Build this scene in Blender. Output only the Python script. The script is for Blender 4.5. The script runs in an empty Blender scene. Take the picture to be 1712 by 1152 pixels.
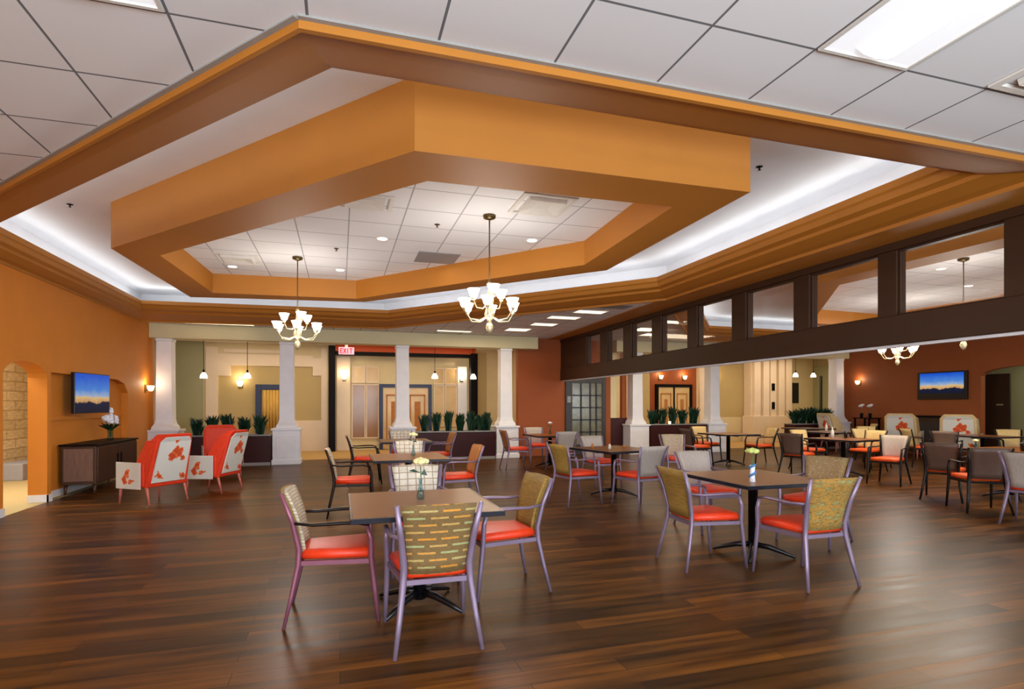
import bpy, bmesh, math, random
from mathutils import Vector, Matrix
from mathutils.geometry import tessellate_polygon
random.seed(7)
PI = math.pi
R = math.radians
S = bpy.context.scene
COL = S.collection

# ------------------------------------------------------------------ camera
cd = bpy.data.cameras.new('camera'); cam = bpy.data.objects.new('camera', cd); COL.objects.link(cam)
cam.location = (0, 0, 1.45); cam.rotation_euler = (R(90), 0, R(-17))
cd.sensor_fit = 'HORIZONTAL'; cd.sensor_width = 36; cd.lens = 36*940/1712
cd.shift_y = (676-576)/1712.0; cd.clip_start = .05; cd.clip_end = 200
S.camera = cam

# ------------------------------------------------------------------ world / exposure
W = bpy.data.worlds.new('world'); S.world = W; W.use_nodes = True
bg = W.node_tree.nodes['Background']; bg.inputs[0].default_value = (.75, .85, 1, 1); bg.inputs[1].default_value = .6
vs = S.view_settings; vs.view_transform = 'Standard'; vs.look = 'None'; vs.gamma = 1; vs.use_curve_mapping = False
vs.exposure = 0.03

def area(name, loc, rot, sx, sy, power, color=(1, 1, 1)):
    l = bpy.data.lights.new(name, 'AREA'); l.shape = 'RECTANGLE'; l.size = sx; l.size_y = sy
    l.energy = power; l.color = color
    o = bpy.data.objects.new(name, l); o.location = loc; o.rotation_euler = rot; COL.objects.link(o); return o
WARM = (1, .80, .55); DAY = (.85, .935, 1)
# assumed window daylight behind the camera: added area lights, tilted up at the ceiling
area('window_daylight', (.6, -2.7, 1.6), (R(117), 0, R(4)), 9, 1.8, 640, DAY)
area('window_daylight', (12, -2.7, 1.6), (R(108), 0, 0), 6, 1.8, 300, DAY)
# added area lights for assumed, unseen lobby ceiling fittings
area('lobby_light', (-1.8, 16.8, 3.25), (0, 0, 0), 3.5, 1.5, 46, WARM)
area('lobby_light', (2.0, 16.6, 3.25), (0, 0, 0), 4, 1.5, 52, WARM)
area('lobby_light', (7.5, 16.7, 3.25), (0, 0, 0), 4, 1.5, 36, WARM)
area('lobby_light', (11.8, 16.7, 3.25), (0, 0, 0), 4, 1.5, 50, WARM)
area('lobby_light', (16.0, 16.7, 3.25), (0, 0, 0), 3, 1.5, 44, WARM)

# ------------------------------------------------------------------ materials
def lin(c):
    return tuple(((v/255.)/12.92 if v/255. <= .04045 else ((v/255.+.055)/1.055)**2.4) for v in c)
MATS = {}
def newmat(name):
    m = bpy.data.materials.new(name); m.use_nodes = True; nt = m.node_tree
    b = nt.nodes['Principled BSDF']; MATS[name] = m
    return m, nt, b
def nd(nt, t, **kw):
    n = nt.nodes.new(t)
    for k, v in kw.items(): setattr(n, k, v)
    return n
def paint(name, c, rough=.6, var=.06, scale=6, metal=0., spec=.5, bump=0., stretch=None):
    m, nt, b = newmat(name); c = lin(c)
    tc = nd(nt, 'ShaderNodeTexCoord'); nz = nd(nt, 'ShaderNodeTexNoise'); nz.inputs['Scale'].default_value = scale
    nz.inputs['Detail'].default_value = 3
    if stretch:
        mp = nd(nt, 'ShaderNodeMapping'); mp.inputs['Scale'].default_value = stretch
        nt.links.new(tc.outputs['Object'], mp.inputs[0]); nt.links.new(mp.outputs[0], nz.inputs['Vector'])
    else: nt.links.new(tc.outputs['Object'], nz.inputs['Vector'])
    r = nd(nt, 'ShaderNodeValToRGB'); r.color_ramp.elements[0].position = .3; r.color_ramp.elements[1].position = .7
    r.color_ramp.elements[0].color = tuple(max(0, v*(1-var)) for v in c)+(1,)
    r.color_ramp.elements[1].color = tuple(min(1, v*(1+var)) for v in c)+(1,)
    nt.links.new(nz.outputs['Fac'], r.inputs[0]); nt.links.new(r.outputs[0], b.inputs['Base Color'])
    b.inputs['Roughness'].default_value = rough; b.inputs['Metallic'].default_value = metal
    b.inputs['Specular IOR Level'].default_value = spec
    if bump:
        bp = nd(nt, 'ShaderNodeBump'); bp.inputs['Strength'].default_value = bump; bp.inputs['Distance'].default_value = .01
        nt.links.new(nz.outputs['Fac'], bp.inputs['Height']); nt.links.new(bp.outputs[0], b.inputs['Normal'])
    return m
def glow(name, c, strength):
    m, nt, b = newmat(name); c = lin(c)
    b.inputs['Base Color'].default_value = c+(1,); b.inputs['Emission Color'].default_value = c+(1,)
    b.inputs['Emission Strength'].default_value = strength; return m
def glass(name, tint=(235, 245, 240), alpha=.12):
    m, nt, b = newmat(name); nt.nodes.remove(b); out = nt.nodes['Material Output']
    t = nd(nt, 'ShaderNodeBsdfTransparent'); t.inputs[0].default_value = lin(tint)+(1,)
    g = nd(nt, 'ShaderNodeBsdfGlossy'); g.inputs['Roughness'].default_value = .03
    fr = nd(nt, 'ShaderNodeValue'); fr.outputs[0].default_value = .035
    mx = nd(nt, 'ShaderNodeMixShader'); nt.links.new(fr.outputs[0], mx.inputs[0])
    nt.links.new(t.outputs[0], mx.inputs[1]); nt.links.new(g.outputs[0], mx.inputs[2]); nt.links.new(mx.outputs[0], out.inputs[0])
    return m
def brickmat(name, c1, c2, mortar, bw, rh, ms, off=.5, axes='xy', rough=.6, bump=.0, offs=(0, 0, 0), squash=1, noise=None, spec=.5, bias=0.):
    """brick pattern over two object axes"""
    m, nt, b = newmat(name)
    tc = nd(nt, 'ShaderNodeTexCoord'); sp = nd(nt, 'ShaderNodeSeparateXYZ'); cb = nd(nt, 'ShaderNodeCombineXYZ')
    nt.links.new(tc.outputs['Object'], sp.inputs[0])
    ix = {'x': 0, 'y': 1, 'z': 2}
    nt.links.new(sp.outputs[ix[axes[0]]], cb.inputs[0]); nt.links.new(sp.outputs[ix[axes[1]]], cb.inputs[1])
    mp = nd(nt, 'ShaderNodeMapping'); mp.inputs['Location'].default_value = offs; nt.links.new(cb.outputs[0], mp.inputs[0])
    bk = nd(nt, 'ShaderNodeTexBrick'); bk.offset = off; bk.squash = squash
    for k, v in (('Color1', c1), ('Color2', c2), ('Mortar', mortar)): bk.inputs[k].default_value = lin(v)+(1,)
    bk.inputs['Scale'].default_value = 1; bk.inputs['Mortar Size'].default_value = ms; bk.inputs['Bias'].default_value = bias
    bk.inputs['Mortar Smooth'].default_value = .1
    bk.inputs['Brick Width'].default_value = bw; bk.inputs['Row Height'].default_value = rh
    nt.links.new(mp.outputs[0], bk.inputs['Vector'])
    last = bk.outputs['Color']
    if noise:
        nz = nd(nt, 'ShaderNodeTexNoise'); nz.inputs['Scale'].default_value = noise[0]; nz.inputs['Detail'].default_value = 4
        m2 = nd(nt, 'ShaderNodeMapping'); m2.inputs['Scale'].default_value = noise[1]
        nt.links.new(mp.outputs[0], m2.inputs[0]); nt.links.new(m2.outputs[0], nz.inputs['Vector'])
        rp = nd(nt, 'ShaderNodeValToRGB'); rp.color_ramp.elements[0].position = .35; rp.color_ramp.elements[1].position = .68
        rp.color_ramp.elements[0].color = (noise[2],)*3+(1,); rp.color_ramp.elements[1].color = (noise[3],)*3+(1,)
        nt.links.new(nz.outputs['Fac'], rp.inputs[0])
        mm = nd(nt, 'ShaderNodeMixRGB', blend_type='MULTIPLY'); mm.inputs[0].default_value = 1
        nt.links.new(last, mm.inputs[1]); nt.links.new(rp.outputs[0], mm.inputs[2]); last = mm.outputs[0]
    nt.links.new(last, b.inputs['Base Color']); b.inputs['Roughness'].default_value = rough
    b.inputs['Specular IOR Level'].default_value = spec
    if bump:
        bp = nd(nt, 'ShaderNodeBump'); bp.inputs['Strength'].default_value = bump; bp.inputs['Distance'].default_value = .01
        nt.links.new(bk.outputs['Fac'], bp.inputs['Height']); bp.invert = True; nt.links.new(bp.outputs[0], b.inputs['Normal'])
    return m

M = {}
M['orange'] = paint('orange wall paint', (218, 134, 38), .62, .03, 3)
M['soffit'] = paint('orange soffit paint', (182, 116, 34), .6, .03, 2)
M['rust'] = paint('rust wall paint', (154, 74, 20), .62, .04, 2)
M['brown'] = paint('terracotta brown wall paint', (146, 76, 32), .62, .04, 2)
M['cream'] = paint('cream wall paint', (222, 205, 160), .6, .03, 2)
M['tan'] = paint('tan wall paint', (190, 166, 112), .6, .03, 2)
M['palepink'] = paint('pale cream trim paint', (236, 216, 190), .5, .03, 3)
M['sage'] = paint('grey green wall paint', (168, 166, 128), .6, .03, 3)
M['header'] = paint('beige header paint', (214, 204, 164), .6, .03, 2)
M['white'] = paint('white trim paint', (238, 239, 246), .45, .03, 5)
M['cove'] = paint('white cove ceiling paint', (236, 237, 240), .8, .02, 2)
M['fascia'] = paint('bright orange fascia paint', (226, 92, 22), .55, .03, 3)
M['beam'] = paint('dark brown beam stain', (62, 38, 22), .5, .14, 5, spec=.25, stretch=(1, .15, 1))
M['darkframe'] = paint('near black frame paint', (12, 7, 6), .5, .1, 8, spec=.12)
M['navy'] = paint('navy door frame paint', (38, 50, 88), .4, .05, 8)
M['doordark'] = paint('charcoal door paint', (48, 44, 46), .45, .08, 8)
M['darkwood'] = paint('dark brown door veneer', (52, 34, 20), .5, .15, 5, stretch=(4, 4, .4))
M['burgundy'] = paint('dark burgundy laminate', (58, 20, 20), .4, .08, 4, spec=.25)
M['rim'] = paint('grey planter rim', (150, 150, 148), .4, .05, 6)
M['soil'] = paint('dark soil', (34, 26, 20), .95, .3, 40)
M['metal'] = paint('lavender grey chair frame', (136, 120, 144), .36, .05, 9, metal=.4)
M['dark'] = paint('espresso chair frame', (24, 16, 13), .38, .08, 9, spec=.3)
M['seat'] = paint('red orange seat vinyl', (232, 62, 24), .42, .06, 30)
M['seat2'] = paint('orange seat vinyl', (230, 84, 22), .45, .06, 30)
M['black'] = paint('black painted metal', (18, 18, 22), .3, .05, 8)
M['edge'] = paint('black table edge', (22, 26, 40), .2, .05, 8)
M['table'] = paint('brown laminate table top', (134, 80, 28), .3, .10, 4, spec=.35, stretch=(.6, 5, 1))
M['bronze'] = paint('antique bronze', (92, 76, 44), .35, .1, 10, metal=.7)
M['steel'] = paint('pale lamp arm metal', (196, 184, 150), .3, .05, 10, metal=.6)
M['leaf'] = paint('dark green leaf', (24, 58, 38), .45, .35, 9)
M['stem'] = paint('green stem', (70, 110, 60), .5, .2, 20)
M['petalw'] = paint('white petals', (238, 240, 250), .6, .05, 20)
M['petaly'] = paint('pale yellow petals', (238, 232, 168), .6, .1, 40)
M['petalg'] = paint('green yellow petals', (206, 222, 130), .6, .12, 40)
M['bluecloth'] = paint('blue ribbon', (70, 130, 190), .4, .1, 20)
M['vase'] = glass('clear vase glass', (200, 225, 235))
M['pane'] = glass('clerestory window glass', (253, 253, 253))
M['wingred'] = paint('orange red upholstery', (226, 58, 22), .55, .06, 20)
M['creamvinyl'] = paint('cream upholstery', (216, 190, 140), .5, .05, 20)
M['legred'] = paint('reddish wood leg', (200, 110, 96), .35, .06, 20)
M['cab'] = paint('walnut cabinet wood', (74, 46, 28), .4, .2, 6, stretch=(1, 1, .25))
M['cabside'] = paint('weathered cabinet side', (122, 92, 76), .5, .22, 9, stretch=(6, 6, .5))  # end face paler than the cabinet body and doors
M['grey'] = paint('grey metal grille', (150, 152, 156), .5, .04, 9)
M['offwhite'] = paint('off white plastic', (225, 222, 215), .4, .03, 9)
M['carpet'] = paint('tan carpet', (186, 150, 92), .9, .08, 40)
M['hallfloor'] = paint('hall carpet', (168, 150, 102), .95, .08, 60, bump=.2)
M['stone'] = brickmat('ledge stone', (214, 202, 156), (192, 178, 130), (172, 158, 112), .62, .19, .014, axes='yz', rough=.9, bump=.5, noise=(7, (1, 3, 1), .8, 1.1))
M['inner'] = brickmat('cream woven fabric', (222, 208, 186), (206, 190, 166), (180, 160, 132), .05, .022, .004, axes='xz', rough=.85, bump=.3, noise=(30, (1, 3, 1), .8, 1.05))
M['outer'] = brickmat('dashed olive fabric', (214, 142, 44), (156, 172, 122), (122, 96, 54), .135, .043, .0162, axes='xz', rough=.8, noise=(40, (1, 6, 1), .72, 1.12))
M['outer2'] = brickmat('mottled olive fabric', (196, 142, 52), (150, 158, 104), (122, 92, 44), .07, .017, .004, axes='xz', rough=.8, noise=(26, (1, 5, 1), .6, 1.25))
M['mauve'] = paint('mauve chair frame', (138, 84, 104), .36, .06, 9, metal=.35)  # mauve reflection on the lavender-grey metal, painted in as frame colour
M['plaid'] = brickmat('pale checked fabric', (236, 230, 214), (222, 214, 196), (164, 144, 112), .078, .058, .004, off=0, axes='xz', rough=.8, noise=(20, (1, 1, 1), .85, 1.05))
def streaks(name, cols, sc):
    m, nt, b = newmat(name)
    tc = nd(nt, 'ShaderNodeTexCoord'); mp = nd(nt, 'ShaderNodeMapping'); mp.inputs['Scale'].default_value = sc
    nz = nd(nt, 'ShaderNodeTexNoise'); nz.inputs['Scale'].default_value = 1; nz.inputs['Detail'].default_value = 3; nz.inputs['Roughness'].default_value = .7
    nt.links.new(tc.outputs['Object'], mp.inputs[0]); nt.links.new(mp.outputs[0], nz.inputs['Vector'])
    r = nd(nt, 'ShaderNodeValToRGB'); n = len(cols); el = r.color_ramp.elements
    el[0].position = .30; el[0].color = lin(cols[0])+(1,); el[1].position = .72; el[1].color = lin(cols[-1])+(1,)
    for i in range(1, n-1):
        e = el.new(.30+.42*i/(n-1)); e.color = lin(cols[i])+(1,)
    nt.links.new(nz.outputs['Fac'], r.inputs[0]); nt.links.new(r.outputs[0], b.inputs['Base Color']); b.inputs['Roughness'].default_value = .8
    return m
M['streak'] = streaks('streaky olive gold fabric', [(92, 70, 34), (126, 98, 44), (180, 134, 52), (116, 92, 48), (152, 160, 102), (110, 120, 70)], (10, 10, 46))
M['mottled'] = streaks('mottled beige fabric', [(120, 92, 54), (160, 134, 92), (140, 112, 70), (176, 158, 124), (150, 150, 146)], (60, 60, 60))
M['olive'] = paint('olive gold fabric', (150, 120, 52), .75, .25, 12, stretch=(1, 1, 9), bump=.3)
M['copper'] = paint('copper brown fabric', (176, 112, 52), .6, .1, 12)
M['taupe'] = paint('taupe vinyl', (104, 82, 70), .45, .05, 12)
M['buff'] = paint('buff fabric', (214, 186, 128), .8, .08, 30)
M['greyback'] = paint('silver grey fabric', (184, 174, 166), .6, .1, 14, stretch=(6, 1, 1))
M['shade'] = glow('lit frosted glass shade', (255, 246, 232), 5.0)
M['lampshade'] = glow('lit warm sconce shade', (255, 226, 170), 5.5)
M['tube'] = glow('lit fluorescent lens', (250, 252, 255), 1.5)
M['troffer_far'] = glow('lit warm troffer lens', (255, 236, 196), 1.9)
M['can'] = glow('lit downlight', (255, 250, 240), 4)
M['covelamp'] = glow('cove lamp tube', (250, 250, 252), 1.8)
M['signface'] = glow('exit sign face', (240, 170, 190), .7)
M['signred'] = glow('exit sign letters', (255, 30, 24), 1.2)
M['warmglass'] = paint('obscure door glass', (214, 184, 130), .25, .08, 3)
M['brownglass'] = paint('brown tinted side glass', (150, 108, 66), .2, .15, 1.2)
M['frglass'] = paint('dull green grey door glass', (118, 116, 92), .15, .2, 5)
M['curtain'] = paint('gold curtain', (216, 176, 92), .8, .22, 14, stretch=(6, 6, .2))
M['darkglass'] = paint('dark glass', (20, 18, 20), .1, .1, 5)

# floor planks running along x
def floor_material():
    m = brickmat('wood plank floor', (96, 56, 13), (52, 31, 6), (26, 15, 4), 1.5, .145, .0022, off=.37, axes='xy', rough=.3, spec=.17,
                 noise=(2.0, (.5, 6, 1), .48, 1.8))
    nt = m.node_tree; b = nt.nodes['Principled BSDF']
    nz = [n for n in nt.nodes if n.type == 'TEX_NOISE'][0]
    mr = nd(nt, 'ShaderNodeMapRange'); mr.inputs['To Min'].default_value = .24; mr.inputs['To Max'].default_value = .46
    nt.links.new(nz.outputs['Fac'], mr.inputs['Value']); nt.links.new(mr.outputs[0], b.inputs['Roughness'])
    bp = nd(nt, 'ShaderNodeBump'); bp.inputs['Strength'].default_value = .12; bp.inputs['Distance'].default_value = .004
    nt.links.new(nz.outputs['Fac'], bp.inputs['Height']); nt.links.new(bp.outputs[0], b.inputs['Normal'])
    return m
M['floor'] = floor_material()
M['tiles'] = brickmat('ceiling tiles', (236, 236, 238), (232, 232, 234), (112, 114, 118), .63, .68, .0075, off=0, axes='xy', rough=.85, offs=(-1.74+.315*0, -2.34, 0))
M['tiles2'] = brickmat('raised ceiling tiles', (236, 236, 238), (230, 230, 232), (168, 168, 172), .61, .61, .008, off=0, axes='xy', rough=.85, offs=(-.1, -.2, 0))

def floral():
    m, nt, b = newmat('white fabric with orange flowers')
    tc = nd(nt, 'ShaderNodeTexCoord'); nz = nd(nt, 'ShaderNodeTexNoise'); nz.inputs['Scale'].default_value = 11
    nt.links.new(tc.outputs['Object'], nz.inputs['Vector'])
    mx = nd(nt, 'ShaderNodeMixRGB', blend_type='ADD'); mx.inputs[0].default_value = .22
    nt.links.new(tc.outputs['Object'], mx.inputs[1]); nt.links.new(nz.outputs['Color'], mx.inputs[2])
    last = None
    for (x, y, z, rr) in ((.06, -.44, .76, .075), (-.03, -.42, .70, .06), (.13, -.41, .66, .06), (-.18, -.32, .42, .07), (.19, -.32, .38, .065), (.02, -.50, .93, .04),
                     (.36, .03, .46, .055), (.36, .09, .38, .065), (.36, -.04, .36, .05), (-.36, .03, .46, .055), (-.36, .09, .38, .065), (-.36, -.04, .36, .05)):
        d = nd(nt, 'ShaderNodeVectorMath', operation='DISTANCE'); d.inputs[1].default_value = (x+.11, y+.11, z+.11)
        nt.links.new(mx.outputs[0], d.inputs[0])
        q = nd(nt, 'ShaderNodeMath', operation='DIVIDE'); q.inputs[1].default_value = rr; nt.links.new(d.outputs['Value'], q.inputs[0])
        if last is None: last = q
        else:
            w = nd(nt, 'ShaderNodeMath', operation='MINIMUM'); nt.links.new(last.outputs[0], w.inputs[0]); nt.links.new(q.outputs[0], w.inputs[1]); last = w
    r = nd(nt, 'ShaderNodeValToRGB'); r.color_ramp.interpolation = 'CONSTANT'
    r.color_ramp.elements[0].color = lin((200, 72, 28))+(1,)
    e = r.color_ramp.elements[1]; e.position = .7; e.color = lin((226, 112, 60))+(1,)
    e = r.color_ramp.elements.new(.97); e.color = lin((212, 212, 206))+(1,)
    nt.links.new(last.outputs[0], r.inputs[0]); nt.links.new(r.outputs[0], b.inputs['Base Color'])
    b.inputs['Roughness'].default_value = .75
    return m
M['floral'] = floral()

def screen(name, axis, z0, z1, strength):
    """landscape picture on a lit screen: dark foot, sandy buildings, blue sky (bands along local z)"""
    m, nt, b = newmat(name)
    tc = nd(nt, 'ShaderNodeTexCoord'); sp = nd(nt, 'ShaderNodeSeparateXYZ'); nt.links.new(tc.outputs['Object'], sp.inputs[0])
    nz = nd(nt, 'ShaderNodeTexNoise'); nz.inputs['Scale'].default_value = 6; nt.links.new(tc.outputs['Object'], nz.inputs['Vector'])
    mr = nd(nt, 'ShaderNodeMapRange'); mr.inputs['From Min'].default_value = z0; mr.inputs['From Max'].default_value = z1
    nt.links.new(sp.outputs[2], mr.inputs['Value'])
    ad = nd(nt, 'ShaderNodeMath', operation='MULTIPLY_ADD'); ad.inputs[1].default_value = .22; nt.links.new(nz.outputs['Fac'], ad.inputs[0])
    nt.links.new(mr.outputs[0], ad.inputs[2])
    sb = nd(nt, 'ShaderNodeMath', operation='SUBTRACT'); sb.inputs[1].default_value = .11; nt.links.new(ad.outputs[0], sb.inputs[0])
    r = nd(nt, 'ShaderNodeValToRGB'); el = r.color_ramp.elements
    el[0].color = lin((6, 14, 34))+(1,); el[1].color = lin((12, 78, 196))+(1,); el[1].position = .95
    for p, c in ((.24, (10, 22, 50)), (.27, (196, 150, 96)), (.38, (214, 176, 120)), (.42, (150, 170, 196)), (.6, (70, 128, 205))):
        e = el.new(p); e.color = lin(c)+(1,)
    nt.links.new(sb.outputs[0], r.inputs[0])
    nt.links.new(r.outputs[0], b.inputs['Emission Color']); b.inputs['Emission Strength'].default_value = strength
    b.inputs['Base Color'].default_value = (.01, .01, .02, 1); b.inputs['Roughness'].default_value = .3; b.inputs['Specular IOR Level'].default_value = .12
    return m

# ------------------------------------------------------------------ mesh helpers
class MB:
    def __init__(s): s.v = []; s.f = []; s.sm = []
    def add(s, vs_, fs, smooth=False, mtx=None):
        n = len(s.v)
        for p in vs_:
            p = Vector(p)
            if mtx is not None: p = mtx @ p
            s.v.append(tuple(p))
        for f in fs: s.f.append(tuple(i+n for i in f)); s.sm.append(smooth)
        return s
    def box(s, x0, x1, y0, y1, z0, z1, mtx=None):
        v = [(x, y, z) for z in (z0, z1) for y in (y0, y1) for x in (x0, x1)]
        return s.add(v, [(0, 2, 3, 1), (4, 5, 7, 6), (0, 1, 5, 4), (2, 6, 7, 3), (0, 4, 6, 2), (1, 3, 7, 5)], False, mtx)
    def rings(s, rs, closed=True, cap=True, smooth=True, mtx=None):
        n = len(rs[0]); v = [p for r in rs for p in r]; f = []
        for i in range(len(rs)-1):
            for j in range(n if closed else n-1):
                k = (j+1) % n; f.append((i*n+j, i*n+k, (i+1)*n+k, (i+1)*n+j))
        if cap: f.append(tuple(range(n))[::-1]); f.append(tuple((len(rs)-1)*n+j for j in range(n)))
        return s.add(v, f, smooth, mtx)
    def tube(s, path, rad, n=8, smooth=True, sq=None, mtx=None):
        """round (or squarish, sq=(rx,ry)) section swept along a path"""
        path = [Vector(p) for p in path]; rs = []
        if not isinstance(rad, (list, tuple)): rad = [rad]*len(path)
        up = Vector((0, 0, 1)); t0 = (path[1]-path[0]).normalized()
        if abs(t0.dot(up)) > .9: up = Vector((1, 0, 0))
        for i, p in enumerate(path):
            t = ((path[min(i+1, len(path)-1)]-path[max(i-1, 0)])).normalized()
            a = (up - t*up.dot(t)).normalized(); bb = t.cross(a)
            rx, ry = (1, 1) if not sq else sq
            rs.append([p + a*(math.cos(2*PI*(j+.5)/n)*rad[i]*rx) + bb*(math.sin(2*PI*(j+.5)/n)*rad[i]*ry) for j in range(n)])
        return s.rings(rs, smooth=smooth, mtx=mtx)
    def lathe(s, prof, n=20, c=(0, 0, 0), smooth=True, cap=True, mtx=None):
        rs = [[(c[0]+max(r, 1e-4)*math.cos(2*PI*j/n), c[1]+max(r, 1e-4)*math.sin(2*PI*j/n), c[2]+z) for j in range(n)] for r, z in prof]
        return s.rings(rs, smooth=smooth, cap=cap, mtx=mtx)
    def ball(s, c, r, n=12, sq=(1, 1, 1)):
        rs = []
        for i in range(n//2+1):
            a = PI*i/(n//2)
            rs.append([(c[0]+sq[0]*r*max(math.sin(a), .01)*math.cos(2*PI*j/n), c[1]+sq[1]*r*max(math.sin(a), .01)*math.sin(2*PI*j/n), c[2]-sq[2]*r*math.cos(a)) for j in range(n)])
        return s.rings(rs)
    def poly(s, pts, holes, fn, a0, a1=None):
        """2D polygon with holes, mapped by fn(u, v, a); flat when a1 is None else extruded a0..a1"""
        loops = [pts]+list(holes); flat = [p for l in loops for p in l]
        tris = tessellate_polygon([[Vector((p[0], p[1], 0)) for p in l] for l in loops])
        s.add([fn(p[0], p[1], a0) for p in flat], [tuple(t) for t in tris])
        if a1 is not None:
            s.add([fn(p[0], p[1], a1) for p in flat], [tuple(t)[::-1] for t in tris])
            for l in loops:
                n = len(l); v = [fn(p[0], p[1], a0) for p in l]+[fn(p[0], p[1], a1) for p in l]
                s.add(v, [(i, (i+1) % n, n+(i+1) % n, n+i) for i in range(n)])
        return s
def obj(name, mb, mats, parent=None, bevel=0, recalc=True, loc=None):
    me = bpy.data.meshes.new(name); me.from_pydata(mb.v, [], mb.f)
    me.polygons.foreach_set('use_smooth', mb.sm)
    if recalc:
        bm = bmesh.new(); bm.from_mesh(me); bmesh.ops.recalc_face_normals(bm, faces=bm.faces); bm.to_mesh(me); bm.free()
    for m in (mats if isinstance(mats, (list, tuple)) else [mats]): me.materials.append(m)
    me.update()
    o = bpy.data.objects.new(name, me); COL.objects.link(o)
    if parent: o.parent = parent
    if loc: o.location = loc
    if bevel:
        b = o.modifiers.new('bevel', 'BEVEL'); b.width = bevel; b.segments = 2; b.limit_method = 'ANGLE'; b.angle_limit = R(40)
    return o
def struct(name, mb, mats, bevel=0, recalc=True):
    o = obj(name, mb, mats, None, bevel, recalc); o['kind'] = 'structure'; return o
TN = [0]
def trim(mb, mats, bevel=0):
    TN[0] += 1; return struct('trim_%d' % TN[0], mb, mats, bevel)
def tag(o, label, cat, group=None):
    o['label'] = label; o['category'] = cat
    if group: o['group'] = group
    return o
def thing(name, label, cat, loc=(0, 0, 0), rz=0, group=None):
    o = bpy.data.objects.new(name, None); COL.objects.link(o); o.empty_display_size = .1
    o.location = loc; o.rotation_euler = (0, 0, R(rz)); return tag(o, label, cat, group)
def kids(o): return [c for c in bpy.data.objects if c.parent == o]
TREE = {}
def remember(o):
    TREE[o.name] = [c.name for c in kids(o)]
    for c in kids(o): remember(c)
def dup(root, loc, rz, label, group=None):
    if root.name not in TREE: remember(root)
    def rec(src, par):
        c = src.copy(); COL.objects.link(c)
        if par: c.parent = par
        for n in TREE.get(src.name, []): rec(bpy.data.objects[n], c)
        return c
    r = rec(root, None); r.location = loc; r.rotation_euler = (0, 0, R(rz)); r['label'] = label
    if group: r['group'] = group
    return r
def lerp(a, b, t): return tuple(a[i]+(b[i]-a[i])*t for i in range(len(a)))

# ------------------------------------------------------------------ the shell
LW, RW, YB, ZC = -4.15, 16.2, 14.95, 3.3
struct('floor', MB().poly([(LW-.0, -3), (RW, -3), (RW, 15.6), (LW, 15.6)], [], lambda u, v, a: (u, v, a), 0, -.1), M['floor'])
struct('floor', MB().box(-6.5, 19, 15.6, 19, -.1, .003), M['carpet'])
struct('floor', MB().box(-7.2, LW, 6, 15.6, -.1, .003), M['hallfloor'])
struct('floor', MB().box(RW, 19, 6, 15.6, -.1, .003), M['carpet'])

# coffer outlines: lip (inner edge) and outer edge of the frame
LIP = [(-.03, 3.5), (4.98, 3.5), (5.02, 8.2), (1.04, 12.85), (-3.86, 13.1), (-3.86, 7.9)]
OUT = [(-.19, 2.87), (5.42, 2.87), (5.42, 8.55), (1.0, 13.75), (-4.148, 14.1), (-4.148, 7.42)]
MLIP = [(10.53, 3.5), (6.5, 3.5), (6.5, 9.3), (9.46, 12.85), (14.36, 13.1), (14.36, 7.9)]
MOUT = [(10.69, 2.87), (6.2, 2.87), (6.2, 9.6), (9.5, 13.75), (14.65, 14.1), (14.65, 7.42)]
struct('ceiling', MB().poly([(LW, -3), (RW, -3), (RW, YB), (LW, YB)], [OUT, MOUT], lambda u, v, a: (u, v, a), ZC), M['tiles'], recalc=False)
struct('ceiling', MB().box(-6.5, 19, YB, 19, ZC, ZC+.1), M['cove'])
struct('ceiling', MB().box(-7.2, LW-.16, 6, YB, 2.9, 3.0), M['cove'])
struct('ceiling', MB().box(RW+.16, 19, 6, YB, 2.9, 3.0), M['cove'])
COVE_W = 1.75
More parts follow.
